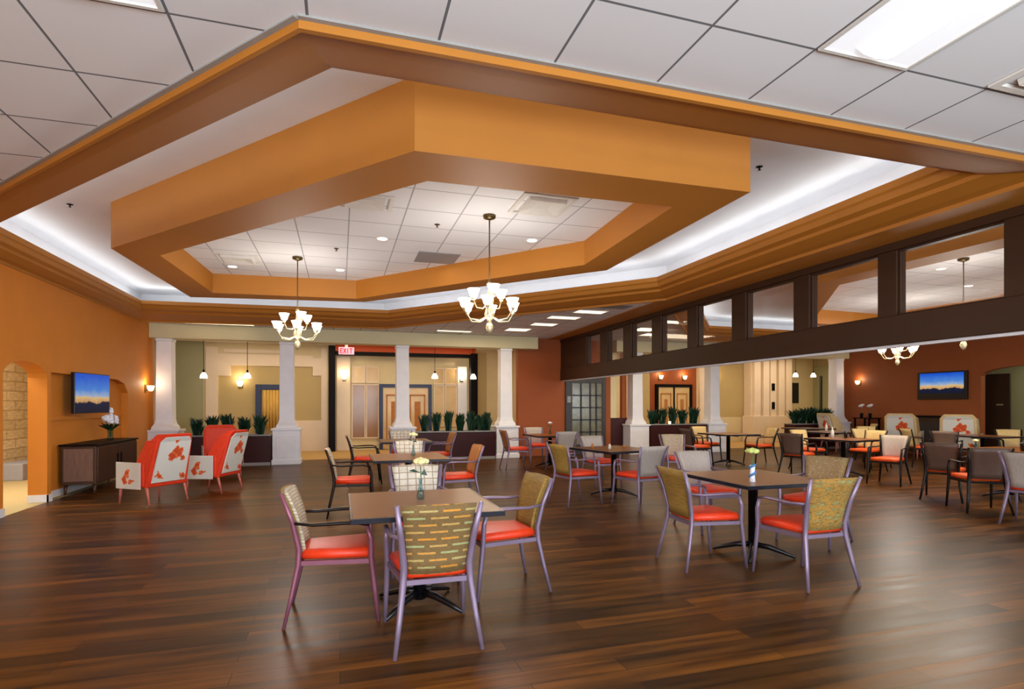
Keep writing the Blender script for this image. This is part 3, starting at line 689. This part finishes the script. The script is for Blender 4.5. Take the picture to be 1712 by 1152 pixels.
small('salt_shaker', [(.02, 0), (.022, .05), (.012, .07), (.01, .075)], 'offwhite', 4.05, 8.0, 'white shaker at the middle of the mid-room table', 'shaker')
small('votive_candle', [(.02, 0), (.025, .04), (.022, .042)], 'copper', 4.38, 8.15, 'amber votive candle at the right of the mid-room table', 'candle')
small('salt_shaker', [(.02, 0), (.022, .05), (.012, .07), (.01, .075)], 'copper', 3.85, 8.2, 'copper-coloured shaker at the left of the mid-room table', 'shaker')
small('votive_candle', [(.03, 0), (.035, .08), (.03, .082)], 'lampshade', 9.35, 14.58, 'glowing amber candle on the planter rim in the right room', 'candle', z=.86)
t = thing('vase_bouquet', 'glass vase of white blooms standing on the walnut cabinet', 'vase', (-3.93, 11.72, .8105))
obj('vase_body', MB().lathe([(.045, 0), (.05, .02), (.04, .10), (.05, .20), (.058, .21)], 16), M['vase'], t)
st = MB(); fl = MB(); lf = MB()
for i, (x, y, z, r) in enumerate(((0, -.2, .36, .065), (.03, -.12, .32, .06), (0, 0, .50, .05), (.04, .1, .31, .055), (0, .18, .35, .07), (-.02, .24, .33, .05), (.02, -.05, .40, .04))):
    st.tube([(0, 0, .03), (x*.3, y*.3, .2), (x, y, z-.03)], .005, 5)
    for k in range(7):
        a = k*2.4; fl.ball((x+.5*r*math.cos(a), y+.5*r*math.sin(a), z+.01*k), r*.6, 8)
for i in range(14):
    a = i*2.4; L = .14+.05*(i % 3); c, s = math.cos(a), math.sin(a)
    lf.add([(c*.02, s*.02, .17), (c*L*.6-s*.03, s*L*.6+c*.03, .26), (c*L, s*L, .27+.02*(i % 4)), (c*L*.6+s*.03, s*L*.6-c*.03, .26)], [(0, 1, 2, 3)])
obj('stems', st, M['stem'], t); obj('blooms', fl, M['petalw'], t); obj('leaves', lf, M['leaf'], t, recalc=False)

# ------------------------------------------------------------------ cabinet, televisions, sconces
t = thing('cabinet', 'dark walnut cabinet on short legs below the television on the orange wall', 'cabinet', (-3.98, 11.5, 0))
obj('body', MB().box(-.24, .24, -.93, .93, .17, .78), M['cab'], t, .006)
obj('cabinet_top', MB().box(-.26, .27, -.96, .96, .78, .81), M['darkframe'], t, .005)
obj('side_panel', MB().box(-.20, .20, -.945, -.93, .22, .74), M['cabside'], t, .003)
for y0, y1 in ((-.90, -.02), (.02, .90)):
    dd = obj('door', MB().box(.24, .258, y0, y1, .20, .75), M['cab'], t, .004)
    yk = y1-.06 if y0 < -.1 else y0+.06
    obj('handle', MB().box(.258, .272, yk-.02, yk+.02, .38, .60), M['darkframe'], dd, .004)
for x in (-.2, .2):
    for y in (-.88, .88): obj('leg', MB().tube([(x, y, 0), (x*.98, y*.98, .17)], [.016, .026], 8), M['cab'], t)
t = thing('television', 'wall television showing a blue-sky desert scene above the walnut cabinet', 'television', (-4.075, 11.19, 1.635), -8)
obj('casing', MB().box(.02, .075, -.51, .51, -.335, .335), M['black'], t, .006)
obj('screen', MB().box(.075, .078, -.495, .495, -.32, .32), screen('desert scene left', 1, -.32, .32, .9), t)
obj('wall_bracket', MB().box(-.12, .02, -.12, .12, -.12, .12), M['black'], t)
t = thing('television', 'black flat television on the brown wall of the right room', 'television', (RW, 11.57, 1.98))
obj('casing', MB().box(-.07, -.001, -.68, .68, -.39, .39), M['black'], t, .006)
obj('screen', MB().box(-.074, -.07, -.60, .60, -.22, .35), screen('desert scene right', 1, -.24, .36, 1.0), t)
def sconce(x, y, z, face, label, s=1.0):
    """face: direction the fitting points"""
    t = thing('wall_sconce', label, 'lamp', (x, y, z), face, 'lit wall sconces')
    obj('backplate', MB().box(-.05*s, .05*s, 0, .02, -.10*s, .10*s), M['bronze'], t, .004)
    obj('arm', MB().tube([(0, .01, -.02), (0, .08, -.05), (0, .10, .0)], .01, 6), M['bronze'], t)
    obj('shade', MB().lathe([(.035*s, -.06*s), (.06*s, -.02*s), (.085*s, .07*s), (.08*s, .07*s), (.03*s, -.05*s)], 14, (0, .11, 0)), M['lampshade'], t)
    l = bpy.data.lights.new('sconce_bulb', 'POINT'); l.energy = 4*s; l.color = WARM; l.shadow_soft_size = .06
    o = bpy.data.objects.new('sconce_bulb', l); o.parent = t; o.location = (0, .12, .13*s); COL.objects.link(o)
    return t
sconce(LW, 14.35, 1.80, -90, 'small lit sconce on the orange wall beside the leftmost column', .9)
sconce(-2.85, YL-.02, 2.06, 180, 'glowing sconce on the tan lobby wall behind the left pendants', 1.25)
sconce(.12, YL-.13, 2.28, 180, 'lit sconce inside the dark portal, left side')
sconce(3.86, YL-.11, 2.30, 180, 'lit sconce inside the dark portal, right side', 1.1)
sconce(11.4, YL-.05, 2.45, 180, 'lit sconce above the rust-walled doors, left one')
sconce(12.42, YL-.05, 2.45, 180, 'lit sconce above the rust-walled doors, right one')
sconce(13.75, YL-.04, 2.42, 180, 'lit sconce beside the slim white column of the right room', 1.2)
sconce(RW, 14.2, 2.15, 90, 'lit sconce with amber halo on the brown wall', .9)
def pendant(x, y, z, label, s=1.0):
    t = thing('pendant_lamp', label, 'lamp', (x, y, ZC-.003), 0, 'small pendants over the planters'); h = ZC-.003-z
    obj('canopy', MB().lathe([(.06, -.03), (.065, 0)], 12), M['darkframe'], t)
    obj('cord', MB().tube([(0, 0, -.02), (0, 0, -h+.14)], .007, 5), M['darkframe'], t)
    obj('socket', MB().lathe([(.03, -h+.08), (.02, -h+.15)], 10), M['darkframe'], t)
    obj('shade', MB().lathe([(.085*s, -h-.06), (.08*s, -h), (.04*s, -h+.07), (.03*s, -h+.08)], 16), M['shade'], t)
    return t
P0 = None
for x, y, z, lab in ((-3.2, 15.4, 2.15, 'pendant lamp farthest left behind the beige beam'), (-2.22, 15.4, 2.16, 'pendant lamp left of the column beside the lobby opening'),
                     (2.49, 15.4, 2.22, 'pendant lamp right of the middle column'), (3.57, 15.4, 2.22, 'pendant lamp before the dark portal post'),
                     (14.75, 15.4, 2.44, 'pendant lamp left above the leafy planter of the right room'), (15.5, 15.4, 2.44, 'pendant lamp right above the leafy planter of the right room')):
    pendant(x, y, z, lab)
# exit sign
t = thing('exit_sign', 'red and white exit sign hanging below the ceiling of the lobby', 'sign', (.17, 16.5, 2.955))
obj('sign_box', MB().box(-.21, .21, -.02, .02, -.10, .10), M['signface'], t, .005)
obj('hanger', MB().box(-.04, .04, -.01, .01, .10, .342), M['offwhite'], t)
L = MB(); y0, y1 = -.026, -.02
def bar(cx, ax, az, bx, bz, w=.012):
    p, q = Vector((cx+ax, 0, az)), Vector((cx+bx, 0, bz)); dd = (q-p).normalized()*w; n = Vector((-dd.z, 0, dd.x))
    v = [p+n-dd*.5, p-n-dd*.5, q-n+dd*.5, q+n+dd*.5]
    L.add([(a.x, y, a.z) for y in (y0, y1) for a in v], [(0, 1, 2, 3), (7, 6, 5, 4), (0, 4, 5, 1), (1, 5, 6, 2), (2, 6, 7, 3), (3, 7, 4, 0)])
H = .062
bar(-.135, -.03, -H, -.03, H); [bar(-.135, -.03, z, .03, z) for z in (-H, 0, H)]
bar(-.045, -.032, -H, .032, H); bar(-.045, -.032, H, .032, -H)
bar(.035, 0, -H, 0, H)
bar(.125, 0, -H, 0, H); bar(.125, -.038, H, .038, H)
obj('lettering', L, M['signred'], t)
# console under the right television
t = thing('console', 'dark low console against the brown wall between two floral wing chairs', 'console', (15.95, 11.65, 0))
obj('body', MB().box(-.2, .235, -.55, .55, .08, 1.08), M['darkwood'], t, .006); obj('console_top', MB().box(-.23, .24, -.6, .6, 1.08, 1.13), M['darkframe'], t, .004)
obj('front_panel', MB().box(-.215, -.2, -.45, .45, .2, .95), M['doordark'], t)
# side table with white flowers near the brown wall
t = thing('side_table', 'dark side table in the far corner before the brown wall', 'table', (15.85, 13.65, 0))
obj('tabletop', MB().box(-.25, .25, -.3, .3, 1.0, 1.03), M['darkframe'], t, .004); 
for x in (-.2, .2):
    for y in (-.25, .25): obj('leg', MB().box(x-.02, x+.02, y-.02, y+.02, 0, 1.0), M['darkframe'], t)
for y, lab in ((13.8, 'left one'), (13.5, 'right one')):
    t = thing('flower_pot', 'small pot of white flowers on the corner side table, '+lab, 'flowers', (15.8, y, 1.031), group='white flowers in the corner')
    obj('pot', MB().lathe([(.04, 0), (.055, .14)], 12), M['darkframe'], t); f = MB()
    for k in range(9): f.ball((.07*math.cos(k*2.4)*math.sqrt(k/9), .07*math.sin(k*2.4)*math.sqrt(k/9), .36+.02*(k % 3)), .035, 8)
    obj('blooms', f, M['petalw'], t); obj('stems', MB().tube([(0, 0, .12), (0, 0, .36)], .006, 5), M['stem'], t)

# ------------------------------------------------------------------ wing chairs
def make_wing(label, red=False, shell='wingred'):
    t = thing('wing_chair', label, 'armchair', group='floral wing chairs')
    obj('seat', MB().box(-.27, .27, -.22, .29, .30, .46), M['wingred'], t, .03)
    def back(y0, y1, hw0, hw1, z0, z1, lean=.20):
        return MB().rings([[(-hw0, y0, z0), (hw0, y0, z0), (hw0, y1, z0), (-hw0, y1, z0)],
                           [(-hw1, y0-lean*.8, z1-.07), (hw1, y0-lean*.8, z1-.07), (hw1, y1-lean*.8, z1-.07), (-hw1, y1-lean*.8, z1-.07)],
                           [(-hw1+.06, y0-lean, z1), (hw1-.06, y0-lean, z1), (hw1-.06, y1-lean, z1), (-hw1+.06, y1-lean, z1)]], smooth=False)
    obj('backrest', back(-.30, -.18, .33, .29, .26, 1.02), M[shell], t, .015)
    obj('back_panel', back(-.325, -.302, .27, .25, .32, .98), M['wingred' if red else 'floral'], t, .006)
    for s in (-1, 1):
        w = MB().rings([[(s*.28, -.26, .40), (s*.33, -.26, .40), (s*.34, -.08, .56), (s*.29, -.08, .56)], [(s*.26, -.44, .95), (s*.30, -.44, .95), (s*.32, -.28, .93), (s*.28, -.28, .93)]], smooth=False)
        obj('wing', w, M[shell], t, .008)
        obj('armrest', MB().box(min(s*.29, s*.345), max(s*.29, s*.345), -.26, .26, .28, .60), M[shell], t, .015)
        obj('side_panel', MB().box(min(s*.346, s*.358), max(s*.346, s*.358), -.22, .26, .24, .62), M['floral'], t, .004)
        obj('leg', MB().tube([(s*.31, .25, 0), (s*.30, .22, .30)], [.012, .024], 8), M['legred'], t)
        obj('leg', MB().tube([(s*.31, -.34, 0), (s*.30, -.26, .32)], [.012, .024], 8), M['legred'], t)
    return t
w0 = make_wing('nearest floral wing chair, white panels with orange flowers, by the walnut cabinet'); w0.location = (-2.67, 9.55, 0); w0.rotation_euler = (0, 0, R(54)); remember(w0)
GW = 'floral wing chairs'
dup(w0, (-2.05, 10.5, 0), 70, 'second floral wing chair, seen side-on behind the nearest one', GW)
w1 = make_wing('plain red wing chair facing the viewer in front of the left planter', True); w1.location = (-2.28, 12.6, 0); w1.rotation_euler = (0, 0, R(195))
w2 = None
for x, y, r, sc, lab in ((14.8, 11.63, -60, 1.18, 'floral wing chair left of the console in the right room'), (14.8, 10.15, -60, 1.18, 'floral wing chair right of the console in the right room'),
                         (14.85, 13.75, -100, 1.15, 'floral wing chair in front of the leafy planter of the right room')):
    if w2 is None: w2 = o = make_wing(lab, shell='creamvinyl'); o.location = (x, y, 0); o.rotation_euler = (0, 0, R(r)); remember(w2)
    else: o = dup(w2, (x, y, 0), r, lab, GW)
    o.scale = (sc,)*3
chair('buff', 14.75, 12.85, 60, 'buff chair in the far corner of the right room below the sconce')

# ------------------------------------------------------------------ planters and plants
def planter(x0, x1, h, label):
    t = thing('planter', label, 'planter', ((x0+x1)/2, 14.75, 0)); w = (x1-x0)/2
    b = MB().box(-w, w, -.24, -.2, .07, h).box(-w, w, .2, .24, .07, h).box(-w, -w+.04, -.2, .2, .07, h).box(w-.04, w, -.2, .2, .07, h)
    obj('planter_box', b, M['burgundy'], t); obj('soil', MB().box(-w+.04, w-.04, -.2, .2, h-.12, h-.06), M['soil'], t)
    r = MB().box(-w-.01, w+.01, -.26, -.19, h, h+.03).box(-w-.01, w+.01, .19, .26, h, h+.03).box(-w-.01, -w+.05, -.19, .19, h, h+.03).box(w-.05, w+.01, -.19, .19, h, h+.03)
    obj('planter_rim', r, M['rim'], t, .004); obj('planter_base', MB().box(-w+.01, w-.01, -.25, .23, 0, .07), M['rim'], t)
    return t
planter(-3.5, -1.58, .70, 'dark burgundy planter left, behind the floral wing chairs')
planter(1.88, 3.98, .72, 'dark burgundy planter between the middle and right white columns')
planter(8.66, 10.6, .84, 'dark brown planter between white columns in the right room')
planter(13.9, 15.5, .80, 'planter with broad foliage near the brown wall')
def plant_mesh(seed, h, spread, n, bw):
    rd = random.Random(seed); mb = MB()
    for i in range(n):
        a = rd.uniform(0, 2*PI); L = h*rd.uniform(.6, 1.05); lean = spread*rd.uniform(.15, 1); w = bw*rd.uniform(.6, 1.1)
        bx, by = rd.uniform(-.05, .05), rd.uniform(-.05, .05); c, s = math.cos(a), math.sin(a)
        fa = rd.uniform(0, PI); px, py = math.cos(fa), math.sin(fa); v = []
        for k in range(5):
            q = k/4; ww = w*math.sin(PI*(.12+.86*q))*.5
            x = bx+c*lean*q*q; y = by+s*lean*q*q; z = L*q*(1-.12*q*q)
            v += [(x-px*ww, y-py*ww, z), (x+px*ww, y+py*ww, z)]
        mb.add(v, [(2*k, 2*k+1, 2*k+3, 2*k+2) for k in range(4)], True)
    return mb
def plants(xs, z, h, spread, place, seed, n=110, bw=.085):
    order = ['leftmost', 'second from left', 'third from left', 'fourth from left', 'fifth from left', 'sixth from left', 'seventh from left', 'eighth from left']
    for i, x in enumerate(xs):
        o = obj('leafy_plant', plant_mesh(seed+i, h*(.92+.16*((i*37 % 5)/4)), spread, n, bw), M['leaf'], loc=(x, 14.75, z), recalc=False)
        lab = 'dark green leafy plant in %s, %s' % (place, order[i] if i < len(xs)-1 else 'rightmost')
        tag(o, lab, 'plant', 'plants in '+place)
plants([-3.2, -2.88, -2.56, -2.2, -1.84], .63, .62, .18, 'the planter behind the wing chairs', 10)
plants([2.12, 2.42, 2.74, 3.06, 3.36, 3.64, 3.80], .65, .66, .15, 'the planter beside the middle column', 30)
plants([8.86, 9.2, 9.55, 9.9, 10.3], .77, .64, .18, 'the brown planter of the right room', 50)
plants([14.1, 14.4, 14.7, 15.0, 15.3], .73, .66, .34, 'the planter near the brown wall', 70, 130, .10)

# ------------------------------------------------------------------ chandeliers
def make_chandelier(label, x, y):
    t = thing('chandelier', label, 'chandelier', (x, y, 3.617), group='nine-light chandeliers')
    obj('canopy', MB().lathe([(.02, -.05), (.07, -.03), (.075, 0)], 18), M['bronze'], t)
    obj('rod', MB().tube([(0, 0, -.04), (0, 0, -.80)], .008, 8), M['bronze'], t)
    obj('central_column', MB().lathe([(.012, -.76), (.03, -.78), (.018, -.82), (.022, -.90), (.045, -.98), (.03, -1.02), (.05, -1.10), (.06, -1.14), (.04, -1.18), (.02, -1.22), (.035, -1.25), (.045, -1.28), (.03, -1.33), (.01, -1.36)], 16), M['steel'], t)
    for n, r, zb, zc, ph in ((6, .31, -1.13, -1.08, .2), (3, .19, -.98, -.93, .5)):
        for k in range(n):
            a = ph+2*PI*k/n; c, s = math.cos(a), math.sin(a)
            ar = MB().tube([(c*.02, s*.02, zb-.02), (c*r*.4, s*r*.4, zb-.08), (c*r*.8, s*r*.8, zb-.07), (c*r, s*r, zc-.03)], .008, 6)
            ar.lathe([(.02, -.03), (.028, .0)], 10, (c*r, s*r, zc))
            arm = obj('arm', ar, M['steel'], t)
            obj('glass_shade', MB().lathe([(.028, 0), (.045, .02), (.052, .05), (.075, .10), (.07, .10), (.04, .03)], 14, (c*r, s*r, zc)), M['shade'], arm)
    l = bpy.data.lights.new('chandelier_bulbs', 'POINT'); l.energy = 66; l.color = (1, .94, .87); l.shadow_soft_size = .3
    o = bpy.data.objects.new('chandelier_bulbs', l); o.parent = t; o.location = (0, 0, -1.22); COL.objects.link(o)
    return t
CH = make_chandelier('right chandelier of the main room, nearer and hanging lower in the picture', 1.64, 6.25); remember(CH)
GC = 'nine-light chandeliers'
dup(CH, (-.60, 8.85, 3.617), 20, 'left chandelier of the main room, before the beige beam', GC)
dup(CH, (8.86, 6.03, 3.617), 10, 'chandelier whose rod shows in the largest clerestory window', GC)
dup(CH, (11.1, 8.85, 3.617), 35, 'far chandelier of the right room, below the dark beam', GC)

# ------------------------------------------------------------------ ceiling fittings
def troffer(x0, x1, y0, y1, label, mat='tube', z=ZC):
    t = thing('ceiling_light', label, 'ceiling light', ((x0+x1)/2, (y0+y1)/2, z)); w, h = (x1-x0)/2, (y1-y0)/2
    fr = MB().box(-w, w, -h, -h+.02, -.012, -.001).box(-w, w, h-.02, h, -.012, -.001).box(-w, -w+.02, -h+.02, h-.02, -.012, -.001).box(w-.02, w, -h+.02, h-.02, -.012, -.001)
    obj('light_frame', fr, M['offwhite'], t)
    obj('diffuser', MB().box(-w+.02, w-.02, -h+.02, h-.02, -.006, -.002), M['dimlens'] if mat == 'tube' else M[mat], t)
    if mat == 'tube':
        b = MB().rings([[(-.13, y, -.006), (-.08, y, -.03), (0, y, -.04), (.08, y, -.03), (.13, y, -.006)] for y in (-h+.07, h-.07)], smooth=True)
        obj('lamp_lens', b, M['tube'], t)
    return t
M['dimlens'] = glow('lit troffer reflector', (236, 238, 242), .5)
troffer(2.375, 2.985, .98, 2.33, 'long fluorescent ceiling light at the upper right')
troffer(-1.41, -.79, 1.66, 3.0, 'fluorescent ceiling light cut by the top left picture edge')
troffer(-2.67, -2.06, 3.03, 4.36, 'fluorescent ceiling light at the left picture edge')
troffer(5.5-.6, 6.0-.02-.02, -1.2, .1, 'fluorescent ceiling light behind the camera')  # assumed fitting, out of view
troffer(-.16, .46, -1.74, -.4, 'fluorescent ceiling light above the camera')  # likewise assumed, outside the view
for x0, x1, y0, y1, lab in ((2.3, 3.2, 13.85, 14.1, 'long lit ceiling panel just above the beige beam'), (3.9, 4.5, 13.0, 13.5, 'farthest square lit panel beyond the coffer'), (4.2, 4.8, 12.0, 12.4, 'second lit panel beyond the coffer'),
                       (4.2, 4.9, 10.95, 11.3, 'third lit panel beyond the coffer'), (4.45, 5.1, 10.1, 10.45, 'nearest lit panel beyond the coffer'),
                       (-3.4, -1.9, 14.2, 14.4, 'lit ceiling panel above the left end of the beige beam'),
                       (6.9, 7.5, 12.0, 12.6, 'lit panel above the right room, seen through the far clerestory'), (6.8, 7.4, 10.8, 11.2, 'second lit panel above the right room'),
                       (7.6, 8.2, 12.9, 13.4, 'third lit panel above the right room')):
    troffer(x0, x1, y0, y1, lab, 'troffer_far')
def can(x, y, lab, z=3.62):
    t = thing('recessed_downlight', lab, 'ceiling light', (x, y, z), group='recessed downlights in the coffers')
    obj('trim_ring', MB().lathe([(.062, -.002), (.085, -.010), (.09, -.001)], 20, cap=False), M['offwhite'], t)
    obj('lens', MB().lathe([(.064, -.006), (.064, -.002)], 20), M['can'], t)
    return t
for x, y, lab in ((.53, 7.54, 'round downlight at the middle of the near coffer'), (2.43, 7.04, 'round downlight at the right of the near coffer'), (.0, 9.5, 'round downlight at the far side of the near coffer'), (-1.62, 9.75, 'round downlight at the left corner of the near coffer'),
                  (9.2, 6.6, 'round downlight seen through the largest clerestory window'), (11.0, 7.4, 'round downlight deeper in the right coffer')):
    can(x, y, lab)
for x, y, sx, sy, z, lab in ((1.37, 8.29, .3, .3, 3.62, 'grey square grille at the middle of the near coffer'), (2.1, 5.75, .3, .3, 3.62, 'square air diffuser near the right chandelier rod'),
                             (-1.45, 9.2, .3, .3, 3.62, 'square air diffuser at the left end of the near coffer'), (.25, 6.2, .3, .22, 3.62, 'square air diffuser at the near left side of the coffer'),
                             (3.89, 2.0, .30, .31, ZC, 'square air diffuser at the right picture edge'), (5.0, 9.6, .25, .2, ZC, 'dark grille beyond the far right corner of the coffer')):
    t = thing('ceiling_vent', lab, 'vent', (x, y, z)); m = 'grey' if 'grey' in lab or 'dark' in lab else 'offwhite'
    if m == 'grey': obj('vent_panel', MB().box(-sx, sx, -sy, sy, -.008, -.001), M['grey'], t)
    else:
        obj('vent_frame', MB().rings([[(-sx*k, -sy*k, z_), (sx*k, -sy*k, z_), (sx*k, sy*k, z_), (-sx*k, sy*k, z_)] for k, z_ in ((1, -.002), (1, -.015), (.86, -.02), (.84, -.004))], cap=False, smooth=False), M['offwhite'], t)
        obj('louvre', MB().rings([[(-sx*k, -sy*k, z_), (sx*k, -sy*k, z_), (sx*k, sy*k, z_), (-sx*k, sy*k, z_)] for k, z_ in ((.7, -.003), (.68, -.04), (.3, -.012))], smooth=False), M['offwhite'], t)
def sprinkler(x, y, z, lab, mat='bronze'):
    t = thing('sprinkler_head', lab, 'sprinkler', (x, y, z), group='ceiling sprinkler heads')
    obj('escutcheon', MB().lathe([(.03, -.006), (.035, -.001)], 12), M[mat], t); obj('nozzle', MB().lathe([(.018, -.035), (.008, -.03), (.008, -.006)], 10), M[mat], t)
sprinkler(1.12, 6.75, 3.62, 'brass sprinkler head left of the right chandelier rod')
sprinkler(-.05, 8.2, 3.62, 'small sprinkler head right of the left chandelier rod')
sprinkler(4.05, 4.7, 3.85, 'dark sprinkler head in the white cove ceiling at the right', 'darkframe')
sprinkler(-3.1, 8.0, 3.85, 'dark sprinkler head in the white cove ceiling at the left', 'darkframe')
sprinkler(-.1, 2.3, ZC, 'flush sprinkler cover on the near tile ceiling', 'offwhite')

# lamps' own light in the big rooms
area('troffer_light', (2.68, 1.65, 3.22), (0, 0, 0), .5, 1.2, 7, (1, .98, .95))
area('troffer_light', (-1.1, 2.3, 3.22), (0, 0, 0), .5, 1.2, 7, (1, .98, .95))
area('troffer_light', (.15, -1.1, 3.22), (0, 0, 0), .5, 1.2, 7, (1, .98, .95))  # light of the assumed fitting above the camera
area('coffer_downlights', (.5, 7.5, 3.58), (0, 0, 0), 2.2, 2.2, 22, (1, .9, .74))
area('coffer_downlights', (10.0, 7.5, 3.58), (0, 0, 0), 2.2, 2.2, 115, (1, .78, .46))
area('far_troffers', (3.5, 13.0, 3.25), (0, 0, 0), 1.5, .8, 55, WARM)
area('far_troffers', (8.0, 12.4, 3.25), (0, 0, 0), 1.5, .8, 55, WARM)
area('hall_light', (-5.3, 10.5, 2.85), (0, 0, 0), 1.2, 3, 150, (1, .97, .90))  # added light for the archway hall, its lamp assumed and unseen
area('hall_light', (17.6, 9.6, 2.85), (0, 0, 0), 1.2, 2, 22, (1, .92, .7))  # added likewise beyond the right arch, no lamp in view
